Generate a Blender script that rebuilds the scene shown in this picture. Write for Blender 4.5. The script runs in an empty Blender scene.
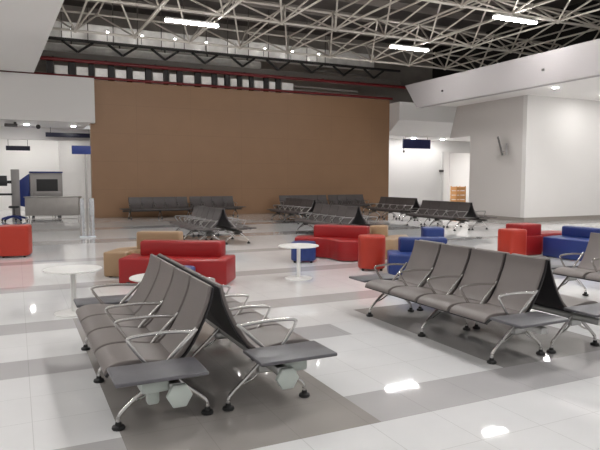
import bpy, math, random
from mathutils import Vector, Matrix
random.seed(4)
SC = bpy.context.scene
COL = SC.collection
PI = math.pi
R = math.radians

# ------------------------------------------------------------------ materials
def new_mat(name):
    m = bpy.data.materials.new(name); m.use_nodes = True
    nt = m.node_tree
    return m, nt, nt.nodes['Principled BSDF']

def srgb(r, g, b):
    f = lambda c: (c/255/12.92) if c/255 <= .04045 else ((c/255+.055)/1.055)**2.4
    return (f(r), f(g), f(b), 1)

def mat(name, col, rough=.5, metal=0, noise=0, scale=8, bump=0, bscale=60, emit=None, spec=.5):
    m, nt, b = new_mat(name)
    b.inputs['Base Color'].default_value = col
    b.inputs['Roughness'].default_value = rough
    b.inputs['Metallic'].default_value = metal
    b.inputs['Specular IOR Level'].default_value = spec
    N, L = nt.nodes, nt.links
    if noise or bump:
        tc = N.new('ShaderNodeTexCoord')
    if noise:
        t = N.new('ShaderNodeTexNoise'); t.inputs['Scale'].default_value = scale; t.inputs['Detail'].default_value = 4
        L.new(tc.outputs['Object'], t.inputs['Vector'])
        r = N.new('ShaderNodeValToRGB')
        r.color_ramp.elements[0].position = .3; r.color_ramp.elements[1].position = .7
        r.color_ramp.elements[0].color = tuple(c*(1-noise) for c in col[:3])+(1,)
        r.color_ramp.elements[1].color = tuple(min(1, c*(1+noise)) for c in col[:3])+(1,)
        L.new(t.outputs['Fac'], r.inputs['Fac']); L.new(r.outputs['Color'], b.inputs['Base Color'])
    if bump:
        t2 = N.new('ShaderNodeTexNoise'); t2.inputs['Scale'].default_value = bscale; t2.inputs['Detail'].default_value = 3
        L.new(tc.outputs['Object'], t2.inputs['Vector'])
        bp = N.new('ShaderNodeBump'); bp.inputs['Strength'].default_value = bump; bp.inputs['Distance'].default_value = .02
        L.new(t2.outputs['Fac'], bp.inputs['Height']); L.new(bp.outputs['Normal'], b.inputs['Normal'])
    if emit:
        b.inputs['Emission Color'].default_value = emit[0]
        b.inputs['Emission Strength'].default_value = emit[1]
    return m

M = {}
M['seat'] = mat('grey_seat', srgb(116, 109, 106), .45, noise=.06, scale=3, bump=.05, bscale=300)
M['seat_shaded'] = mat('shaded_grey_seat', srgb(78, 72, 71), .5, noise=.06, scale=3)  # grey seat with the far benches' weaker light put into the colour
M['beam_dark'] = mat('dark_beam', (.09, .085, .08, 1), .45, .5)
M['alu_dimmed'] = mat('dimmed_aluminium', (.36, .35, .34, 1), .35, 1)  # aluminium darkened in colour for the dim light on far armrests
M['shell'] = mat('black_seat_shell', srgb(40, 38, 40), .5)
M['table'] = mat('bench_table', srgb(92, 91, 95), .42, noise=.05, scale=20)
M['alu'] = mat('polished_aluminium', (.7, .69, .67, 1), .24, 1)
M['beam'] = mat('beam_metal', (.45, .45, .44, 1), .35, 1)
M['rubber'] = mat('black_rubber', srgb(22, 22, 22), .5)
M['cover'] = mat('pale_cover', srgb(188, 196, 190), .35)
M['red'] = mat('red_vinyl', srgb(148, 20, 22), .42, bump=.03, bscale=200)
M['orange'] = mat('orange_vinyl', srgb(172, 48, 29), .42, bump=.03, bscale=200)
M['blue'] = mat('blue_vinyl', srgb(28, 51, 112), .42, bump=.03, bscale=200)
M['tan'] = mat('tan_vinyl', srgb(158, 130, 99), .45, bump=.03, bscale=200)
M['white_top'] = mat('white_laminate', srgb(232, 231, 228), .3)
M['white_metal'] = mat('white_metal', srgb(222, 221, 218), .35)
M['white'] = mat('white_wall_paint', srgb(226, 223, 220), .6, noise=.012, scale=.6)
M['grey_wall'] = mat('grey_wall_panel', srgb(208, 203, 199), .5, noise=.012, scale=.6)
M['plaster'] = mat('ceiling_plaster', srgb(214, 211, 208), .7)
M['soffit'] = mat('lightened_plaster', srgb(243, 240, 237), .7)  # plaster lightened in colour to stand in for missing bounce light
M['fascia'] = mat('dimmed_plaster', srgb(176, 171, 171), .7)  # white plaster greyed in colour to offset strong light from nearby lamps
M['baseboard'] = mat('baseboard_grey', srgb(150, 143, 136), .4)
M['truss'] = mat('white_steel_tube', srgb(205, 198, 188), .5)
M['roof'] = mat('dark_roof_deck', srgb(96, 90, 86), .8, noise=.15, scale=.8)
M['purlin'] = mat('roof_purlin', srgb(150, 142, 135), .7)
M['dark'] = mat('dark_steel', srgb(38, 35, 34), .6)
M['beam_grey'] = mat('grey_steel_beam', srgb(96, 90, 84), .6)
M['pipe_red'] = mat('red_pipe_paint', srgb(104, 16, 20), .45)
M['foil'] = mat('foil_insulation', srgb(236, 233, 228), .42, .1, noise=.12, scale=3, bump=.6, bscale=9)
M['foil_dull'] = mat('dull_foil_wall', srgb(150, 144, 138), .5, .2, noise=.12, scale=2, bump=.5, bscale=6)
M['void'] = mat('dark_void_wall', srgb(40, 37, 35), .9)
M['void_back'] = mat('grey_void_wall', srgb(165, 158, 150), .9, noise=.2, scale=.7)
M['navy'] = mat('navy_sign', srgb(28, 36, 88), .4)
M['navy_dark'] = mat('dark_navy_sign', srgb(20, 22, 48), .4)
M['sign_blue'] = mat('blue_sign', srgb(34, 54, 120), .4)
M['steel'] = mat('brushed_stainless', (.36, .34, .32, 1), .38, .6, noise=.05, scale=4)
M['grey_box'] = mat('grey_machine', srgb(150, 146, 144), .4)
M['mach_blue'] = mat('blue_machine', srgb(24, 44, 110), .4)
M['black'] = mat('black_plastic', srgb(20, 20, 22), .4)
M['grey_dark'] = mat('dark_grey_metal', srgb(84, 80, 78), .45)
M['acrylic_clear'] = mat('clear_acrylic', srgb(236, 240, 244), .08)
M['acrylic_clear'].node_tree.nodes['Principled BSDF'].inputs['Transmission Weight'].default_value = .75
M['wood'] = mat('orange_wood', srgb(196, 140, 84), .5, noise=.1, scale=10)
M['acrylic'] = mat('frosted_acrylic', srgb(224, 230, 236), .15)
M['lamp'] = mat('lamp_tube', (1, 1, 1, 1), .5, emit=((1, .985, .97, 1), 110))
M['lamp_near'] = mat('lamp_tube_bright', (1, 1, 1, 1), .5, emit=((1, .985, .97, 1), 170))
M['down'] = mat('downlight_lens', (1, 1, 1, 1), .5, emit=((1, .97, .92, 1), 30))
M['strong'] = mat('corridor_panel_lens', (1, 1, 1, 1), .5, emit=((1, .98, .95, 1), 14))

# polished floor: pale tiles with inlaid grey bands (bands are where darker tiles are laid)
def floor_mat():
    m, nt, b = new_mat('polished_tile_floor')
    N, L = nt.nodes, nt.links
    tc = N.new('ShaderNodeTexCoord'); sp = N.new('ShaderNodeSeparateXYZ')
    L.new(tc.outputs['Object'], sp.inputs[0])
    def mth(op, a, c=None, cl=False):
        n = N.new('ShaderNodeMath'); n.operation = op; n.use_clamp = cl
        for i, v in enumerate((a, c)):
            if v is None: continue
            if isinstance(v, (int, float)): n.inputs[i].default_value = v
            else: L.new(v, n.inputs[i])
        return n.outputs[0]
    X, Y = sp.outputs[0], sp.outputs[1]
    def rng(v, a, c): return mth('MULTIPLY', mth('GREATER_THAN', v, a), mth('LESS_THAN', v, c))
    def box(x0, x1, y0, y1): return mth('MULTIPLY', rng(X, x0, x1), rng(Y, y0, y1))
    def mx(lst):
        o = lst[0]
        for q in lst[1:]: o = mth('MAXIMUM', o, q)
        return o
    T = .515
    band = [box(-9, 30, 3.29, 3.81), box(-9, 3.2, 5.36, 5.87), box(-9, 30, 6.92, 7.43),
            box(-9, 30, 9.5, 10.0), box(-9, 30, 12.6, 13.1), box(-9, 30, 16.2, 17.2), box(-9, 30, 20.4, 21.4)]
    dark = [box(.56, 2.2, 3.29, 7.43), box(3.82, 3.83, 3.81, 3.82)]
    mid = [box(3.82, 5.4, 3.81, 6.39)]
    bm_, dm_ = mx(band), mx(dark)
    # grout
    fx = mth('FRACT', mth('DIVIDE', mth('ADD', X, 100*T-.56), T)); fy = mth('FRACT', mth('DIVIDE', mth('ADD', Y, 100*T-3.29), T))
    g = mth('MAXIMUM', mth('LESS_THAN', fx, .008), mth('LESS_THAN', fy, .008))
    # cloudy polish
    nz = N.new('ShaderNodeTexNoise'); nz.inputs['Scale'].default_value = 2.5; nz.inputs['Detail'].default_value = 5
    L.new(tc.outputs['Object'], nz.inputs['Vector'])
    def mix(f, a, c):
        n = N.new('ShaderNodeMix'); n.data_type = 'RGBA'
        if isinstance(f, (int, float)): n.inputs[0].default_value = f
        else: L.new(f, n.inputs[0])
        for i, v in ((6, a), (7, c)):
            if isinstance(v, tuple): n.inputs[i].default_value = v
            else: L.new(v, n.inputs[i])
        return n.outputs[2]
    base = mix(nz.outputs['Fac'], srgb(217, 217, 217), srgb(228, 228, 228))
    c = mix(bm_, base, mix(nz.outputs['Fac'], srgb(180, 178, 178), srgb(190, 188, 188)))
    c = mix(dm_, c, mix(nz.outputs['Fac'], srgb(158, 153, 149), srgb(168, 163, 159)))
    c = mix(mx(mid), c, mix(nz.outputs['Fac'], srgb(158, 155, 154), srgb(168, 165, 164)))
    c = mix(mth('MULTIPLY', g, .35), c, srgb(120, 117, 114))
    L.new(c, b.inputs['Base Color'])
    b.inputs['Roughness'].default_value = .035
    b.inputs['IOR'].default_value = 1.7
    return m
M['floor'] = floor_mat()

def wood_wall_mat():
    m, nt, b = new_mat('brown_panel_wall')
    N, L = nt.nodes, nt.links
    tc = N.new('ShaderNodeTexCoord'); sp = N.new('ShaderNodeSeparateXYZ'); L.new(tc.outputs['Object'], sp.inputs[0])
    def mth(op, a, c):
        n = N.new('ShaderNodeMath'); n.operation = op
        for i, v in enumerate((a, c)):
            if isinstance(v, (int, float)): n.inputs[i].default_value = v
            else: L.new(v, n.inputs[i])
        return n.outputs[0]
    def seam(v, p, w):
        d = mth('DIVIDE', mth('ADD', v, 100*p), p)
        n = N.new('ShaderNodeMath'); n.operation = 'FRACT'; L.new(d, n.inputs[0])
        return mth('LESS_THAN', n.outputs[0], w/p)
    s = mth('MAXIMUM', seam(sp.outputs[0], 2.44, .012), seam(sp.outputs[2], 1.22, .012))
    nz = N.new('ShaderNodeTexNoise'); nz.inputs['Scale'].default_value = 1.2; nz.inputs['Detail'].default_value = 6
    L.new(tc.outputs['Object'], nz.inputs['Vector'])
    mx = N.new('ShaderNodeMix'); mx.data_type = 'RGBA'
    mx.inputs[6].default_value = srgb(139, 106, 78); mx.inputs[7].default_value = srgb(149, 115, 85)
    L.new(nz.outputs['Fac'], mx.inputs[0])
    m2 = N.new('ShaderNodeMix'); m2.data_type = 'RGBA'; m2.inputs[7].default_value = srgb(120, 90, 68)
    L.new(mth('MULTIPLY', s, .5), m2.inputs[0]); L.new(mx.outputs[2], m2.inputs[6])
    L.new(m2.outputs[2], b.inputs['Base Color']); b.inputs['Roughness'].default_value = .55
    return m
M['brown'] = wood_wall_mat()

# ------------------------------------------------------------------ mesh builder
class MB:
    def __init__(s): s.v = []; s.f = []
    def add(s, vs, fs, mt=None):
        o = len(s.v)
        s.v += [tuple(mt @ Vector(q)) if mt else tuple(q) for q in vs]
        s.f += [tuple(i+o for i in q) for q in fs]
        return s
    def box(s, x0, x1, y0, y1, z0, z1, mt=None):
        vs = [(x, y, z) for z in (z0, z1) for x, y in ((x0, y0), (x1, y0), (x1, y1), (x0, y1))]
        return s.add(vs, [(3, 2, 1, 0), (4, 5, 6, 7), (0, 1, 5, 4), (1, 2, 6, 5), (2, 3, 7, 6), (3, 0, 4, 7)], mt)
    def prism(s, poly, z0, z1, axis='z'):
        n = len(poly)
        def P(a, b, h): return {'z': (a, b, h), 'x': (h, a, b), 'y': (a, h, b)}[axis]
        vs = [P(a, b, z0) for a, b in poly]+[P(a, b, z1) for a, b in poly]
        fs = [tuple(range(n-1, -1, -1)), tuple(range(n, 2*n))]+[(i, (i+1) % n, n+(i+1) % n, n+i) for i in range(n)]
        return s.add(vs, fs)
    def tube(s, pts, r, n=8, w=None, up=Vector((0, 0, 1))):
        # round tube, or flat bar of half-width w across and half-thickness r
        pts = [Vector(p) for p in pts]; rings = []
        for i, p in enumerate(pts):
            d = (pts[min(i+1, len(pts)-1)]-pts[max(i-1, 0)]).normalized()
            ref = up if abs(d.dot(up)) < .95 else Vector((1, 0, 0))
            a = d.cross(ref).normalized(); b = a.cross(d).normalized()
            if w is None: rings.append([p+a*(r*math.cos(t))+b*(r*math.sin(t)) for t in (2*PI*k/n for k in range(n))])
            else:
                q = r*.6
                rings.append([p+a*x+b*y for x, y in ((-w, -q), (-w+q, -r), (w-q, -r), (w, -q), (w, q), (w-q, r), (-w+q, r), (-w, q))])
        n = len(rings[0]); vs = [q for g in rings for q in g]
        fs = [(i*n+k, i*n+(k+1) % n, (i+1)*n+(k+1) % n, (i+1)*n+k) for i in range(len(rings)-1) for k in range(n)]
        fs += [tuple(range(n-1, -1, -1)), tuple((len(rings)-1)*n+k for k in range(n))]
        return s.add(vs, fs)
    def lathe(s, prof, n=32, c=(0, 0, 0), mt=None):
        vs = [(c[0]+r*math.cos(2*PI*k/n), c[1]+r*math.sin(2*PI*k/n), c[2]+z) for r, z in prof for k in range(n)]
        m = len(prof)
        fs = [(i*n+k, i*n+(k+1) % n, (i+1)*n+(k+1) % n, (i+1)*n+k) for i in range(m-1) for k in range(n)]
        fs += [tuple(range(n-1, -1, -1)), tuple((m-1)*n+k for k in range(n))]
        return s.add(vs, fs, mt)
    def ball(s, c, r, n=10):
        m = 6
        return s.lathe([(max(.001, r*math.sin(PI*i/m)), -r*math.cos(PI*i/m)) for i in range(m+1)], n, c)
    def sheet(s, prof, th, x0, x1, nx=1, crown=0):
        # profile (y,z) swept along x with thickness th
        P = [Vector((0, y, z)) for y, z in prof]; nor = []
        for i in range(len(P)):
            d = (P[min(i+1, len(P)-1)]-P[max(i-1, 0)]).normalized(); nor.append(Vector((0, -d.z, d.y)))
        loop = [P[i]+nor[i]*th*.5 for i in range(len(P))]+[P[i]-nor[i]*th*.5 for i in range(len(P)-1, -1, -1)]
        return s.prism([(q.y, q.z) for q in loop], x0, x1, 'x')
    def build(s, name, m, parent=None, smooth=None, bevel=0, seg=2, loc=None, rz=0):
        me = bpy.data.meshes.new(name); me.from_pydata(s.v, [], s.f); me.update()
        import bmesh
        bm = bmesh.new(); bm.from_mesh(me); bmesh.ops.recalc_face_normals(bm, faces=bm.faces)
        if bevel:
            es = [e for e in bm.edges if len(e.link_faces) == 2 and e.calc_face_angle(0) > R(32)]
            bmesh.ops.bevel(bm, geom=es, offset=bevel, segments=seg, profile=.5, affect='EDGES', clamp_overlap=True)
        bm.to_mesh(me); bm.free()
        o = bpy.data.objects.new(name, me); COL.objects.link(o); me.materials.append(m)
        if smooth is None: smooth = 40
        if smooth:
            for p in me.polygons: p.use_smooth = True
            try: me.set_sharp_from_angle(angle=R(smooth))
            except Exception: pass
        if parent: o.parent = parent
        if loc: o.location = loc
        if rz: o.rotation_euler = (0, 0, rz)
        return o

def tag(o, label, cat, group=None, kind=None):
    if label: o['label'] = label
    if cat: o['category'] = cat
    if group: o['group'] = group
    if kind: o['kind'] = kind
    return o
def empty(name, loc, rz=0):
    o = bpy.data.objects.new(name, None); COL.objects.link(o); o.empty_display_size = .2
    o.location = loc; o.rotation_euler = (0, 0, rz); return o
def dup(o, parent=None):
    c = o.copy(); COL.objects.link(c)
    if parent: c.parent = parent
    for ch in KIDS(o): dup(ch, c)
    return c
def KIDS(o): return [c for c in list(bpy.data.objects) if c.parent == o]
def struct(name, mb, m, label=None, bevel=0, **k):
    o = mb.build(name, m, smooth=0, bevel=bevel, **k); o['kind'] = 'structure'
    if label: o['label'] = label
    return o
def catmull(P, n=6, closed=True):
    out = []; N = len(P)
    rg = range(N) if closed else range(N-1)
    for i in rg:
        if closed: a, b, c, d = (P[(i+j-1) % N] for j in range(4))
        else: a, b, c, d = P[max(i-1, 0)], P[i], P[i+1], P[min(i+2, N-1)]
        for k in range(n):
            t = k/n
            out.append(tuple(.5*((2*b[q])+(-a[q]+c[q])*t+(2*a[q]-5*b[q]+4*c[q]-d[q])*t*t+(-a[q]+3*b[q]-3*c[q]+d[q])*t**3) for q in range(len(b))))
    if not closed: out.append(tuple(P[-1]))
    return out

# ------------------------------------------------------------------ room shell
struct('floor', MB().box(-16, 46, -9, 44, -.2, 0), M['floor'])
struct('wall_back', MB().box(2.95, 18.2, 26.8, 27.1, 0, 5.9), M['brown'])
struct('wall_back_void', MB().box(-2, 24, 30.6, 30.8, 4.3, 9.9), M['void_back'])
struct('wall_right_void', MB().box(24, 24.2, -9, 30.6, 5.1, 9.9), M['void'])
struct('ceiling_roof', MB().box(-16, 46, -9, 32, 9.9, 10.1), M['roof'])
# left low ceiling with its free edge, bulkhead at its back
mb = MB().prism([(-16, -9), (2.0, -9), (1.62, 5), (1.2, 15.3), (.8, 26.4), (-16, 26.4)], 5.95, 6.9)
struct('ceiling_left', mb, M['soffit'])
struct('wall_left_bulkhead', MB().box(-16, 3.1, 26.4, 26.8, 4.05, 5.9), M['plaster'])
struct('ceiling_security', MB().box(-16, 2.95, 26.8, 40, 4.05, 4.25), M['white'])
struct('wall_security_bulkhead', MB().box(-16, 8, 30.0, 30.3, 3.5, 4.05), M['white'])
struct('wall_security_back', MB().box(-16, 9, 36, 36.2, 0, 4.05), M['white'])
struct('wall_security_side', MB().box(8.8, 9, 27.1, 36, 0, 4.05), M['white'])
struct('wall_security_column', MB().box(2.1, 2.45, 33.6, 34, 0, 4.05), M['white'])
# right side : bulkhead, low ceiling, corner walls
mb = MB().prism([(-9, 4.9), (22.0, 4.9), (22.9, 6.0), (-9, 6.0)], 16.4, 16.7, 'x')
struct('wall_right_fascia', mb, M['fascia'])
struct('ceiling_right', MB().box(16.7, 46, -9, 21.2, 4.92, 5.1), M['soffit'])
mb = MB().prism([(17.2, 0), (20.15, 0), (20.15, 3.58), (21.5, 3.55), (21.05, 4.92), (17.2, 4.92)], 17.91, 18.2, 'x')
struct('wall_right_side', mb, M['grey_wall'])
struct('wall_right', MB().box(17.91, 46, 17, 17.2, 0, 4.92), M['white'])
struct('baseboard_right', MB().box(17.89, 46, 16.975, 17, 0, .165), M['baseboard'])
struct('baseboard_side', MB().box(17.885, 17.91, 17, 20.15, 0, .165), M['baseboard'])
# chamfered box over the passage and the white passage behind
mb = MB().prism([(25.9, 4.78), (27.0, 4.08), (29.8, 4.08), (29.8, 5.72), (25.9, 5.72)], 18.22, 27, 'x')
struct('ceiling_passage', mb, M['soffit'])
struct('wall_passage', MB().box(17.5, 24.1, 29.5, 29.7, 0, 4.08).box(24.1, 27, 29.5, 29.7, 3.35, 4.08), M['white'])
struct('trim_passage', MB().box(23.95, 24.1, 29.44, 29.5, 0, 3.4), M['plaster'])
struct('wall_bright_room', MB().box(20, 36, 36, 36.2, 0, 4.08), M['white'])
struct('ceiling_bright_room', MB().box(20, 36, 29.8, 36, 4.08, 4.2), M['white'])
struct('wall_passage_side', MB().box(30, 30.2, 17.25, 36, 0, 4.08), M['white'])

# ------------------------------------------------------------------ benches
PITCH = .51
def bench(n=4, near=1, far=1, box=0, skip=(), hx=-.02, gap=.019, sm='seat', bm='beam', am='alu'):
    """local: length on x, front -y. near = table at +x, far = table at -x, box = +1/-1 end with the pale covers"""
    t = empty('bench', (0, 0, 0))
    L = n*PITCH; x0 = -L/2
    seat_p = catmull([(-.375, .372), (-.362, .402), (-.30, .428), (-.18, .432), (-.05, .414), (.05, .402), (.1, .406)], 4, False)
    back_p = catmull([(.085, .41), (.145, .465), (.222, .58), (.282, .70), (.325, .81), (.345, .905)], 4, False)
    for i in range(n):
        a = x0+i*PITCH+gap; b = a+PITCH-2*gap
        MB().sheet(seat_p, .03, a, b).build('seat', M[sm], t, bevel=.006, seg=1)
        MB().sheet(back_p, .03, a, b).build('backrest', M[sm], t, bevel=.006, seg=1)
        a, b = x0+i*PITCH+.003, x0+(i+1)*PITCH-.003
        MB().sheet([(y, z-.027) for y, z in seat_p[2:-2]], .018, a, b).build('seat_shell', M['shell'], t)
        MB().sheet([(y+.024-.010*k/len(back_p), z-.012) for k, (y, z) in enumerate(back_p)], .01, a, b).build('back_shell', M['shell'], t)
    for i in range(n+1):
        x = x0+i*PITCH
        if i in skip: continue
        mb = MB()
        top = catmull([(x, -.12, .42), (x, -.18, .50), (x, -.232, .58), (x, -.222, .602), (x, -.16, .612), (x, .02, .616), (x, .22, .60)], 5, False)
        mb.tube(top, .0065, w=.0115, up=Vector((1, 0, 0)))
        # swap : bar is wide across x
        mb.build('armrest', M[am], t)
        mb = MB().tube([(x, .0, .37), (x, .05, .44), (x, .235, .62)], .008, w=.014, up=Vector((1, 0, 0)))
        mb.build('back_strut', M[am], t)
    MB().box(x0-(.3 if far else 0), -x0+(.3 if near else 0), -.03, .05, .30, .36).build('beam', M[bm], t, bevel=.01)
    nf = 3
    for i in range(nf):
        x = x0+L*i/(nf-1)
        for sg in (-1, 1):
            mb = MB()
            mb.tube(catmull([(x, sg*.02+.01, .34), (x, sg*.14, .235), (x, sg*.262, .128), (x, sg*.298, .085), (x, sg*.305, .03)], 4, False), .0155, 8)
            mb.tube(catmull([(x, sg*.03+.01, .262), (x, sg*.12, .2), (x, sg*.2, .17), (x, sg*.262, .125)], 3, False), .009, 6)
            lg = mb.build('leg', M['alu'], t)
            MB().lathe([(.018, .05), (.022, .03), (.04, .022), (.044, .008), (.04, 0)], 14, (x, sg*.305, 0)).build('foot_pad', M['rubber'], lg)
        MB().box(x-.035, x+.035, -.06, .08, .24, .30).build('leg_bracket', M[bm], t, bevel=.01)
    for sg, on in ((1, near), (-1, far)):
        if not on: continue
        e = sg*(-x0)
        a, b = sorted((e+sg*.03, e+sg*.395))
        MB().box(a, b, -.375, .205, .41, .438).build('table_top', M['table' if sm == 'seat' else 'seat_shaded'], t, bevel=.012)
        a, b = sorted((e+sg*.02, e+sg*.3))
        MB().box(a, b, -.16, .02, .385, .41).build('table_bracket', M[bm], t)
    if box:
        e = box*(-x0)
        hexa = [(.085*math.cos(k*PI/3)+hx, .28+.085*math.sin(k*PI/3)) for k in range(6)]
        a, b = sorted((e+box*.29, e+box*.33))
        MB().prism(hexa, a, b, 'x').build('end_cover', M['cover'], t, bevel=.008)
        a, b = sorted((e+box*.06, e+box*.27))
        MB().box(a, b, -.2, -.02, .3, .385).box((a+b)/2-.04, (a+b)/2+.04, -.15, -.07, .2, .3).build('socket_box', M['cover'], t, bevel=.02)
    return t
G = 'grey waiting benches'
def put(o, x, y, rz, label):
    o.location = (x, y, 0); o.rotation_euler = (0, 0, rz)
    tag(o, label, 'bench', G); return o
W_, E_ = -PI/2, PI/2      # facing left / facing right
b4L = bench(4, 1, 1, 1, (1,), .03); put(b4L, .865, 4.97, W_, 'four-seat grey bench facing left, nearest the camera on the left, pale cover under its table')
b4R = bench(4, 1, 1, -1); put(b4R, 1.63, 4.97, E_, 'four-seat grey bench facing right, back to back with the nearest left bench')
b4 = bench(4, 1, 1, 0); put(b4, 4.12, 4.97, W_, 'four-seat grey bench in the right half facing left with five shiny armrests fully in view')
put(bench(4, 1, 1, 0, (0,)), 4.87, 4.97, E_, 'grey bench behind the full right bench, seen from behind, table end showing at right')
put(dup(b4), 6.99, 4.73, W_, 'grey bench cut off by the right photo edge, in front of the blue sofa')
AS = [(4.72, 15.65, 'grey bench facing left, behind the left red sofa, running towards the brown wall', 'grey bench back to back behind the left red sofa, its table end sticking out right', 1, 1),
      (10.15, 21.15, 'grey bench facing left, farther of two slightly offset before the brown wall middle', 'grey bench facing right, rear half of the farther pair before the brown wall middle', 1, 1),
      (8.5, 15.25, 'grey bench facing left right behind the right red sofa', 'grey bench facing right whose dark back end shows right above the right red sofa', 1, 1),
      (14.6, 20.8, 'grey bench facing left, farther of two in line by the white passage', 'grey bench facing right, rear half of the farther pair by the white passage', 1, 1),
      (13.45, 16.3, 'grey bench facing left, nearer of two in line before the white passage', 'grey bench facing right, rear half of the nearer pair before the white passage', 1, 1)]
FAR = dict(gap=.008, sm='seat_shaded', bm='beam_dark', am='alu_dimmed')
proto = {}
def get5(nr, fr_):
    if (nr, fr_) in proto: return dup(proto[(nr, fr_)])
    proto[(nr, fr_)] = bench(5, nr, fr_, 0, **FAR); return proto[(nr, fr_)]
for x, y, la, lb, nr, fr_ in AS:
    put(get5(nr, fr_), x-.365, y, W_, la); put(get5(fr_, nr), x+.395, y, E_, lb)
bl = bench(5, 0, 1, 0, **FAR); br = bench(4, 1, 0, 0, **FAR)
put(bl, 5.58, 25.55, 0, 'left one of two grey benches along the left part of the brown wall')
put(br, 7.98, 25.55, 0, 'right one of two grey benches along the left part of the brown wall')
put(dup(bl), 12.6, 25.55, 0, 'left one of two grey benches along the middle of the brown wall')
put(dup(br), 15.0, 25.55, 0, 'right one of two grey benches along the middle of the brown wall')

# ------------------------------------------------------------------ soft seating
def sofa(name, loc, th, seat, back, m, label, hs=.42, hb=.66, smoothed=True, bs=.03):
    t = empty(name, loc, R(th)); tag(t, label, 'sofa', 'modular soft seating')
    MB().prism(seat, .015, hs).build('seat', m, t, bevel=bs, seg=3)
    if back: MB().prism(back, hs-.02, hb).build('backrest', m, t, bevel=.035, seg=3)
    xs = [p[0] for p in seat]; ys = [p[1] for p in seat]
    cx, cy = sum(xs)/len(xs), sum(ys)/len(ys)
    far = []
    for sx, sy in ((-1, -1), (1, -1), (1, 1), (-1, 1)):
        p = max(seat, key=lambda q: (q[0]-cx)*sx*1.0/(max(xs)-min(xs))+(q[1]-cy)*sy/(max(ys)-min(ys)))
        px, py = cx+(p[0]-cx)*.82, cy+(p[1]-cy)*.82
        MB().lathe([(.03, 0), (.03, .05)], 12, (px, py, 0)).build('foot', M['rubber'], t)
    return t
def spl(front, rest, n=5): return catmull(front, n, False)+rest
sofa('sofa', (1.40, 9.5, 0), -28.6,
     spl([(0, 0), (.4, .02), (.75, -.0), (1.08, -.15), (1.32, -.19), (1.72, -.06)], [(1.76, .62), (0, .66)]),
     catmull([(.22, .4), (.55, .42), (1.0, .34), (1.56, .30)], 5, False)+[(1.6, .62), (.2, .66)], M['red'],
     'red vinyl sofa with low back behind the nearest left bench, beside the tan sofa', .42, .655)
sofa('sofa', (1.36, 10.5, 0), -28.6,
     spl([(0, -.16), (.4, -.16), (.42, .15), (1.0, .2), (1.3, .15)], [(1.3, .95), (.3, .8), (0, .5)]),
     [(.42, .3), (1.2, .28), (1.22, .5), (1.1, .55), (.42, .55)], M['tan'],
     'tan vinyl sofa half hidden behind the left red sofa', .43, .74)
sofa('sofa', (5.25, 11.25, 0), -29,
     spl([(.02, .06), (.25, .02), (.5, 0), (.72, -.1), (.86, -.36), (1.0, -.54), (1.25, -.58), (1.55, -.5)], [(1.62, .12), (.9, .62), (.05, .55)]),
     catmull([(.42, .2), (.8, .15), (1.15, .0), (1.54, -.12)], 5, False)+[(1.62, .12), (1.3, .3), (.9, .45), (.42, .46)], M['red'],
     'red vinyl wavy sofa with low back behind the round table and blue pouf', .43, .68)
sofa('sofa', (5.25, 11.25, 0), -29,
     spl([(1.68, -.2), (2.0, -.26), (2.14, -.1), (2.3, .25), (2.5, .5)], [(2.5, 1.0), (2.2, .9), (1.66, .34)]),
     catmull([(1.66, .36), (1.85, .32), (2.0, .42)], 4, False)+[(2.05, .62), (1.95, .8), (1.62, .5)], M['tan'],
     'tan vinyl sofa between the right red sofa and the blue seats', .42, .66)
sofa('sofa', (5.68, 8.16, 0), -29,
     spl([(-.1, 0), (.35, -.03), (.95, 0)], [(1.0, .75), (-.06, .72)]),
     [(.13, .42), (.95, .42), (.97, .72), (.13, .72)], M['blue'],
     'blue vinyl sofa half hidden behind the left end of the full right bench', .40, .64)
def ottoman(loc, w, h, m, label, p=3.5, th=-29, name='ottoman', d=None):
    t = empty(name, loc, R(th)); tag(t, label, 'ottoman', 'vinyl ottomans')
    d = d or w
    poly = []
    for k in range(40):
        a = 2*PI*k/40; c, s = math.cos(a), math.sin(a)
        poly.append((w/2*math.copysign(abs(c)**(2/p), c), d/2*math.copysign(abs(s)**(2/p), s)))
    mb = MB(); n = len(poly); prof = [(.9, .035), (.985, .05), (1, .09), (1, h-.05), (.985, h-.015), (.93, h)]
    vs = [(x*s, y*s, z) for s, z in prof for x, y in poly]
    fs = [(i*n+k, i*n+(k+1) % n, (i+1)*n+(k+1) % n, (i+1)*n+k) for i in range(len(prof)-1) for k in range(n)]
    fs += [tuple(range(n-1, -1, -1)), tuple((len(prof)-1)*n+k for k in range(n))]
    mb.add(vs, fs).build('body', m, t)
    for sx in (-1, 1):
        for sy in (-1, 1):
            MB().lathe([(.025, 0), (.025, .045)], 10, (sx*w*.33, sy*d*.33, 0)).build('foot', M['rubber'], t)
    return t
ottoman((5.87, 9.17, 0), .5, .63, M['orange'], 'orange-red ottoman standing alone between the right red sofa and the full right bench', 2.6)
ottoman((-.05, 14.1, 0), .62, .67, M['orange'], 'orange-red ottoman near the left edge on the open floor', 5, -10)
ottoman((-.74, 14.3, 0), .62, .67, M['orange'], 'orange-red ottoman cut off by the left edge of the photo', 5, -10)
ottoman((5.2, 10.66, 0), .5, .4, M['blue'], 'low blue pouf behind the white round table, before the wavy red sofa', 3)
ottoman((2.09, 8.3, 0), .4, .4, M['blue'], 'low blue pouf mostly hidden behind the nearest left bench, before the red sofa', 3)
ottoman((7.9, 9.98, 0), .46, .65, M['blue'], 'blue ottoman standing behind the backs of the full right bench', 4)
ottoman((9.44, 9.27, 0), .47, .61, M['orange'], 'orange-red ottoman at the left end of the right-hand red sofa', 5, 0)
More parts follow.
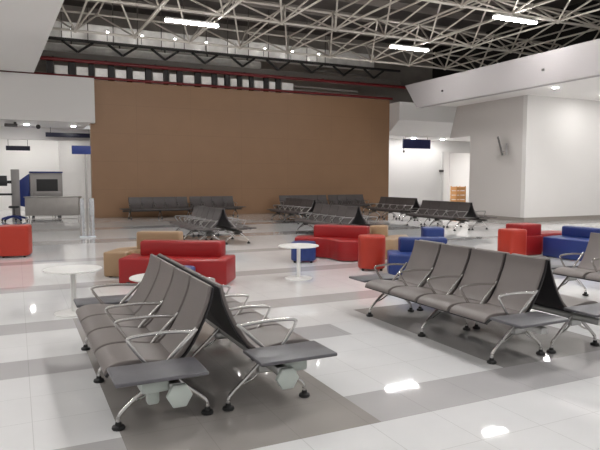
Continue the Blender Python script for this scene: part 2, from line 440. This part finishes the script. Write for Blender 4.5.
sofa('sofa', (9.73, 9.3, 0), 0,
     [(0, 0), (.63, 0), (.63, .25), (1.9, .25), (1.9, .85), (.4, .85), (.4, .5), (0, .5)],
     [(0.01, .01), (.62, .01), (.62, .48), (.01, .48)], M['red'],
     'red vinyl sofa on the right between an ottoman and the blue sofa', .44, .69, bs=.02)
sofa('sofa', (10.38, 7.9, 0), 0,
     [(-.2, 0), (.7, 0), (.7, 1.35), (.2, 1.35), (-.18, 1.25)],
     [(.41, 0.02), (.68, .02), (.68, 1.28), (.41, 1.28)], M['blue'],
     'blue vinyl sofa on the right behind the bench cut off by the photo edge', .43, .64, bs=.025)

def round_table(loc, r, h, label):
    t = empty('round_table', loc); tag(t, label, 'table', 'white round tables')
    MB().lathe([(r-.02, h-.024), (r, h-.016), (r, h-.006), (r-.006, h)], 48).build('table_top', M['white_top'], t)
    MB().lathe([(.035, .02), (.032, .05), (.032, h-.06), (.05, h-.024)], 20).build('pole', M['white_metal'], t)
    MB().lathe([(r*.68, 0), (r*.68, .01), (r*.6, .02), (.06, .03)], 40).build('base', M['white_metal'], t)
round_table((4.23, 8.86, 0), .34, .56, 'white round pedestal table in the middle in front of the blue pouf')
round_table((.6, 7.72, 0), .345, .56, 'white round pedestal table on the left behind the far end of the nearest bench')
round_table((1.5, 7.02, 0), .34, .5, 'white round table almost hidden behind the backs of the nearest left bench')

# ------------------------------------------------------------------ roof structure
NX = [2.1+2.09*k for k in range(-2, 11)]
BY = [10.45, 14.65, 18.85, 23.05]; ZB = 7.0
TX = [2.1-1.045+2.09*k for k in range(-2, 12)]
TY = [8.35, 12.55, 16.75, 20.95, 25.15]; ZT = 8.2
fr = empty('space_frame', (0, 0, 7.0)); tag(fr, 'white steel tube space frame carrying the dark hall roof', 'roof truss')
def bar(name, a, b, r, lst=None):
    off = Vector((0, 0, -7.0))
    mb = MB().tube([Vector(a)+off, Vector(b)+off], r, 7)
    return mb
XE = 20.0
for y in BY: bar('', (NX[0], y, ZB), (NX[-1], y, ZB), .047).build('bottom_chord', M['truss'], fr)
for x in NX: bar('', (x, BY[0], ZB), (x, BY[-1], ZB), .034).build('bottom_chord', M['truss'], fr)
for y in TY: bar('', (TX[0], y, ZT), (TX[-1], y, ZT), .042).build('top_chord', M['truss'], fr)
for x in TX: bar('', (x, TY[0], ZT), (x, TY[-1], ZT), .036).build('top_chord', M['truss'], fr)
diag = []
for x in NX:
    for y in BY:
        for dx in (-1.045, 1.045):
            for dy in (-2.1, 2.1):
                diag.append(((x, y, ZB), (x+dx, y+dy, ZT)))
def vis(d):
    (x0, y0, z0), (x1, y1, z1) = d
    x, y, z = (x0+x1)/2, (y0+y1)/2, (z0+z1)/2
    f = x*.433+y*.901; s = (x*.901-y*.433)/f; v = (z-1.65)/f
    return (abs(s) < .56 and v < .36, -f)
diag.sort(key=vis, reverse=True)
for a, b in [d for d in diag if vis(d)[0]][:96]: bar('', a, b, .033).build('brace', M['truss'], fr)
seen = set([d for d in diag if vis(d)[0]][:96]); rest = MB()
for a, b in diag:
    if (a, b) not in seen: rest.tube([Vector(a)-Vector((0, 0, 7)), Vector(b)-Vector((0, 0, 7))], .04, 6)
o = rest.build('far_braces', M['truss'], fr); o['kind'] = 'stuff'
nj = 0
for y in BY:
    for x in NX:
        MB().ball((x, y, ZB-7), .085).build('node_ball', M['truss'], fr)
for y in TY:
    for x in TX[1:-1:1]:
        if y > 16: MB().ball((x, y, ZT-7), .08).build('node_ball', M['truss'], fr)

# purlins below the deck
for k, y in enumerate([8.5, 11, 13.5, 16, 18.5, 21, 23.5, 26, 28.5]):
    tag(MB().box(-6, 30, y-.09, y+.09, 9.6, 9.9).build('roof_purlin', M['purlin'], smooth=0), 'grey steel purlin under the dark roof deck', 'purlin', 'roof purlins')

def lin(x, y, label, z=6.8, lm='lamp'):
    t = empty('linear_light', (x, y, z)); tag(t, label, 'light', 'linear ceiling lights')
    MB().box(-.9, .9, -.085, .085, .03, .1).build('housing', M['white_metal'], t, bevel=.01)
    MB().box(-.89, .89, -.08, .08, -.03, .03).build('diffuser', M[lm], t, bevel=.02)
    for sx in (-.7, .7): MB().tube([(sx, 0, .1), (sx, 0, .15)], .012, 6).build('hanger', M['dark'], t)
lin(5.42, 19.5, 'leftmost bright linear lamp hung under the roof truss')
lin(14.15, 19.5, 'bright linear lamp hung under the truss, middle one of the three in view')
lin(14.75, 14.6, 'bright linear lamp hung under the truss at the top right, nearest to the camera')
for x, y in ((5.4, 14.6), (5.4, 9.6), (14.6, 9.6), (9.9, 7), (5.4, 4.0), (14.6, 4.0), (5.4, -1.5), (14.6, -1.5)):
    lin(x, y, 'bright linear lamp hung over the seats out of the photo', 6.8, 'lamp_near')

# ------------------------------------------------------------------ services above the brown wall
Yw = 26.9
tag(MB().tube([(-1, Yw-.2, 5.97), (18.3, Yw-.2, 5.97)], .06, 10).build('fire_pipe', M['pipe_red']), 'dark red pipe along the very top of the brown wall', 'pipe')
tag(MB().tube([(-1, Yw-.2, 6.62), (19.5, Yw-.2, 6.62)], .075, 10).build('fire_pipe', M['pipe_red']), 'dark red pipe higher up under the grey beam, above the wall top', 'pipe')
tag(MB().box(-1, 19, Yw, Yw+.3, 6.74, 6.98).build('steel_beam', M['beam_grey'], smooth=0, bevel=.01), 'long grey steel beam above the upper red pipe', 'beam')
gd = empty('lattice_girder', (0, Yw+.15, 6.98)); tag(gd, 'dark lattice girder with V braces above the grey beam', 'girder')
MB().box(-1, 19, -.08, .08, .5, .6).build('top_chord', M['dark'], gd)
x = .7
while x < 18:
    for s in (-1, 1):
        MB().tube([(x, 0, .065), (x+s*.62, 0, .5)], .055, 6).build('brace', M['dark'], gd)
    x += 1.85
tag(MB().box(-1, 17.6, Yw+.5, Yw+1.2, 7.6, 8.35).build('insulated_duct', M['foil'], smooth=0, bevel=.03), 'long silver foil duct behind the white truss', 'duct')
tag(MB().tube([(-1, Yw+.6, 7.25), (11, Yw+.6, 7.25)], .2, 16).build('insulated_pipe', M['foil']), 'silver foil pipe behind the V braces of the girder', 'duct')
pu = [o for o in bpy.data.objects if o.name == 'fire_pipe.001'][0]
for k in range(8): MB().box(1.5+2.1*k, 1.58+2.1*k, Yw-.2, Yw+.015, 6.66, 6.738).build('bracket', M['dark'], pu)
ip = [o for o in bpy.data.objects if o.name == 'insulated_pipe'][0]
for k in range(6): MB().box(.3+2*k, .36+2*k, Yw+.5, Yw+.56, 7.4, 7.598).build('strap', M['dark'], ip)
random.seed(11)
x = 1.3; posts = []; k = 0
while x < 12.2:
    w = random.choice((.2, .26, .23))
    tag(MB().box(x, x+w, Yw+.02, Yw+.2, 5.9, 6.74).build('steel_post', M['dark'], smooth=0), 'dark steel post between the two red pipes', 'post', 'posts above the brown wall')
    g = random.choice((.4, .55, .72, .6))
    b = MB().box(x+w+.04, x+w+g-.04, Yw+.02, Yw+.2, 5.9, 6.42)
    tag(b.build('duct_section', M['foil'], smooth=0, bevel=.02), 'silver duct section showing between dark posts', 'duct', 'duct sections above the brown wall')
    x += w+g
for k, (x0, x1, z) in enumerate(((12.2, 16.5, 6.35), (12.4, 15.2, 6.18), (12.6, 16.9, 6.02), (13, 17.5, 7.05), (14, 18, 7.25))):
    tag(MB().tube([(x0, Yw+.35+.05*k, z), (x1, Yw+.4+.05*k, z-.04)], .05, 8).build('service_pipe', M['foil_dull']), 'thin grey service pipe in the dark gap above the wall', 'pipe', 'service pipes above the wall')
for k in range(14):
    x = .9+1.05*k
    tag(MB().tube([(x, Yw+.4, 7.5), (x, Yw+.4, 9.9)], .02, 6).build('hanger_rod', M['beam_grey']), 'thin vertical hanger rod before the silver duct', 'rod', 'duct hanger rods')

M['bulb'] = mat('small_bulb', (1, 1, 1, 1), .5, emit=((1, .98, .95, 1), 55))
for k in range(9):
    t = empty('service_lamp', (2.3+1.45*k, Yw-.1, 7.62)); tag(t, 'small round lamp on a rod in front of the silver foil duct', 'light', 'service lamps by the duct')
    MB().ball((0, 0, .3), .05).build('bulb', M['bulb'], t)
    MB().tube([(0, .16, -.02), (0, .16, .42), (0, .04, .42), (0, 0, .36)], .014, 6).build('stem', M['grey_dark'], t)

# ------------------------------------------------------------------ security area at left
def board(name, x, y, z, w, h, m, label, cat='sign', rods=True, top=.3):
    t = empty(name, (x, y, z)); tag(t, label, cat)
    MB().box(-w/2, w/2, -.04, .04, 0, h).build('panel', m, t, bevel=.008)
    if rods:
        for s in (-.4, .4): MB().tube([(s*w, 0, h), (s*w, 0, h+top)], .012, 6).build('rod', M['grey_dark'], t)
board('hanging_sign', 2.35, 29.6, 3.62, 2.1, .2, M['navy_dark'], 'long thin dark navy sign under the ceiling of the left opening', top=.23)
board('hanging_sign', .15, 31.5, 3.05, 1.05, .22, M['navy_dark'], 'short dark navy sign hanging at the far left', top=1.0)
board('hanging_sign', 20.62, 27.6, 3.42, 1.9, .52, M['navy'], 'blue rectangular sign hanging in the white passage right of the brown wall', top=.14)

t = empty('sign_stand', (1.82, 18.0, 0)); tag(t, 'slim free-standing post with a blue sign on top beside the brown wall left edge', 'sign')
MB().box(-.22, .22, -.14, .14, 0, .03).build('base', M['acrylic'], t, bevel=.008)
MB().box(-.02, .035, -.03, .03, .03, 2.56).build('post', M['steel'], t, bevel=.008)
MB().box(-.19, -.07, -.015, .015, .03, 1.12).build('side_panel', M['acrylic_clear'], t, bevel=.01)
MB().box(.07, .2, -.05, .05, .03, 1.12).build('side_panel', M['acrylic_clear'], t, bevel=.01)
MB().box(-.36, .15, -.045, .02, 2.38, 2.62).build('sign_panel', M['sign_blue'], t, bevel=.008)

t = empty('steel_counter', (1.28, 25.55, 0), R(-16)); tag(t, 'stainless steel counter front standing before the scanner on the left', 'counter')
MB().box(-1.02, 1.02, -.03, .5, .22, .95).build('panel', M['steel'], t, bevel=.02)
MB().box(-1.06, 1.06, -.06, .53, .95, .98).build('top', M['steel'], t, bevel=.008)
MB().tube([(-1.0, -.02, .09), (1.0, -.02, .09)], .018, 8).build('rail', M['alu'], t)
for x in (-1, -.0, 1.0):
    for y in (0, .46): MB().tube([(x, y, 0), (x, y, .24)], .02, 8).build('leg', M['alu'], t)

t = empty('baggage_scanner', (1.27, 28.6, 0)); tag(t, 'grey and navy baggage x-ray machine with a dark tunnel, behind the steel counter', 'scanner')
MB().box(-.7, .62, 0, 1.2, .2, 1.95).build('cabinet', M['grey_box'], t, bevel=.03)
MB().box(-.45, .42, -.02, -.0+.03, 1.15, 1.68).build('tunnel_curtain', M['black'], t)
MB().box(-.55, .52, -.5, -.025, .95, 1.12).build('conveyor', M['grey_box'], t, bevel=.02)
MB().prism([(-.72, .4), (-1.3, .55), (-1.3, 1.5), (-.72, 1.93)], .12, 1.1, 'y').build('side_hood', M['mach_blue'], t, bevel=.02)
MB().box(-.72, .64, -.02, 1.22, 1.95, 2.02).build('lid', M['mach_blue'], t, bevel=.01)
for x in (-.6, .5):
    for y in (.1, 1.1): MB().lathe([(.05, 0), (.05, .2)], 12, (x, y, 0)).build('leg', M['black'], t)

t = empty('operator_station', (-.16, 27.0, 0)); tag(t, 'grey column with a black monitor and shelf at the far left', 'workstation')
MB().box(-.02, .3, 0, .4, 0, 2.08).build('column', M['grey_box'], t, bevel=.02)
MB().box(-.62, -.16, -.1, -.04, 1.4, 1.82).build('monitor', M['black'], t, bevel=.015)
MB().box(-.22, 0, -.06, .06, 1.5, 1.62).build('monitor_arm', M['black'], t)
MB().box(-.75, .02, -.35, .1, 1.02, 1.1).build('shelf', M['black'], t, bevel=.01)
t = empty('swivel_stool', (-.1, 26.2, 0)); tag(t, 'blue five-star swivel stool base on castors at the far left', 'stool')
for k in range(5):
    a = 2*PI*k/5+.2
    lg = MB().tube([(0, 0, .2), (.22*math.cos(a), .22*math.sin(a), .17), (.48*math.cos(a), .48*math.sin(a), .09)], .045, 8).build('leg', M['mach_blue'], t)
    MB().ball((.48*math.cos(a), .48*math.sin(a), .045), .045).build('castor', M['rubber'], lg)
MB().lathe([(.05, .15), (.05, .28), (.03, .3), (.03, .52)], 16).build('column', M['grey_dark'], t)
MB().lathe([(.15, .52), (.2, .54), (.2, .58), (.17, .61)], 24).build('seat', M['black'], t)

def cam(x, y, z, label, m='dark'):
    t = empty('security_camera', (x, y, z)); tag(t, label, 'camera')
    MB().lathe([(.05, 0), (.05, .08)], 12).build('mount', M['white_metal'], t)
    MB().ball((0, 0, -.04), .1).build('dome', M[m], t)
cam(.95, 28.0, 3.97, 'small dark dome camera under the left opening ceiling')
t = empty('ceiling_speaker', (-.1, 27.5, 3.95)); tag(t, 'dark tilted box fixed under the left opening ceiling', 'speaker')
MB().box(-.25, .25, -.15, .15, -.1, .02).build('body', M['grey_dark'], t, bevel=.02)
MB().box(.1, .2, -.05, .05, .02, .1).build('bracket', M['grey_dark'], t)

# bright passage things
t = empty('crate_stack', (27.3, 31.8, 0)); tag(t, 'orange wooden slatted rack in the bright doorway', 'rack')
for k in range(4):
    MB().box(-.42, .42, -.3, .3, .03+.3*k, .28+.3*k).build('crate', M['wood'], t, bevel=.015)
for sx in (-.38, .38):
    for sy in (-.28, .28): MB().box(sx-.03, sx+.03, sy-.03, sy+.03, 0, 1.22).build('post', M['wood'], t)
t = empty('push_plate', (23.95, 29.4, 2.18)); tag(t, 'small grey plate on the white door edge in the passage', 'plate')
MB().box(-.22, .1, -.02, .045, -.05, .09).build('plate', M['grey_dark'], t, bevel=.01)
t = empty('sensor', (20.1, 28.1, 3.25)); tag(t, 'tiny grey sensor hanging below the blue passage sign', 'sensor')
MB().lathe([(.02, -.05), (.06, 0), (.06, .05), (.02, .1), (.02, .83)], 12).build('body', M['grey_dark'], t)
# edge-on screen on the right grey wall
t = empty('wall_screen', (17.55, 18.0, 3.0)); t.rotation_euler = (0, 0, R(-44)); tag(t, 'dark tilted screen seen edge-on on the grey wall at the right', 'screen')
mbx = MB().box(-.035, .035, -.25, .25, -.38, .38)
sc = mbx.build('panel', M['grey_dark'], t, bevel=.01); sc.rotation_euler = (0, R(-15), 0)
MB().tube([(.02, 0, -.2), (.2, 0, -.22), (.26, .12, -.1)], .03, 8).build('bracket', M['grey_box'], t)
MB().box(.2, .28, -.05, .15, -.35, .1).build('wall_plate', M['grey_box'], t)

DOWN = 160
def downl(x, y, z, label, r=.1, m='down', grp='recessed downlights'):
    t = empty('downlight', (x, y, z)); tag(t, label, 'light', grp)
    MB().lathe([(r*1.25, 0), (r*1.25, -.015), (r, -.02)], 20).build('ring', M['white_metal'], t)
    MB().lathe([(r, -.021), (r*.9, -.03)], 20).build('lens', M[m], t)
M['down_strong'] = mat('bright_downlight_lens', (1, 1, 1, 1), .5, emit=((1, .985, .965, 1), DOWN))
M['down_pass'] = mat('passage_downlight_lens', (1, 1, 1, 1), .5, emit=((1, .99, .98, 1), DOWN*3))
M['down_right'] = mat('right_downlight_lens', (1, 1, 1, 1), .5, emit=((1, .99, .97, 1), DOWN*1.5))
downl(17.35, 15.2, 4.92, 'small round downlight in the low white ceiling at the right', .1, 'down_strong')
for x, y in ((20.4, 15.6), (23.4, 15.6), (26.4, 15.6), (20.4, 12), (24, 12), (18.6, 8), (22, 8), (18.6, 3), (22, 3), (19.8, 20.6), (22.5, 20.6)):  # last two are unseen, added behind the side wall to brighten the passage box
    downl(x, y, 4.92, 'round downlight in the right low ceiling out of the photo', .13, 'down_right', 'right ceiling downlights')
for x in (18.9, 21.0, 23.1): downl(x, 28.4, 4.08, 'round downlight in the white passage ceiling', .1, 'down_pass', 'passage downlights')
for x in (24.5, 27.5):
    for y in (31.5, 34): downl(x, y, 4.08, 'round downlight in the bright room behind the passage', .13, 'down_pass', 'bright room downlights')
for x in (-4.5, -2, .5, 2.4):
    for y in (28.3, 32, 34.8): downl(x, y, 4.05, 'round downlight in the security area ceiling', .1, 'down_right', 'security area downlights')
for x in (-9, -6, -3, -.8):
    for y in (-5, -1, 3, 7, 11, 15): downl(x, y, 5.95, 'round downlight in the left low ceiling out of the photo', .13, 'down_strong', 'left ceiling downlights')
for x, y, la in ((16.34, 20.2, 'small dark spot fitting on the right fascia, farther one'), (16.34, 14.9, 'small dark spot fitting on the right fascia, nearer one')):
    tag(MB().box(0, .06, -.045, .045, -.04, .04).build('fascia_sensor', M['grey_dark'], bevel=.015, loc=(x, y, 5.4)), la, 'sensor')

# ------------------------------------------------------------------ camera, world
cd = bpy.data.cameras.new('camera'); co = bpy.data.objects.new('camera', cd); COL.objects.link(co)
co.location = (0, 0, 1.65)
co.rotation_euler = (R(90-4.38), 0, R(-25.66))
cd.sensor_width = 36; cd.lens = 590*36/600; cd.clip_end = 200
SC.camera = co
w = bpy.data.worlds.new('world'); SC.world = w; w.use_nodes = True
bg = w.node_tree.nodes['Background']
bg.inputs[0].default_value = (1, .98, .97, 1); bg.inputs[1].default_value = .5
SC.view_settings.view_transform = 'Standard'; SC.view_settings.look = 'None'
SC.view_settings.exposure = -0.12; SC.view_settings.gamma = 1
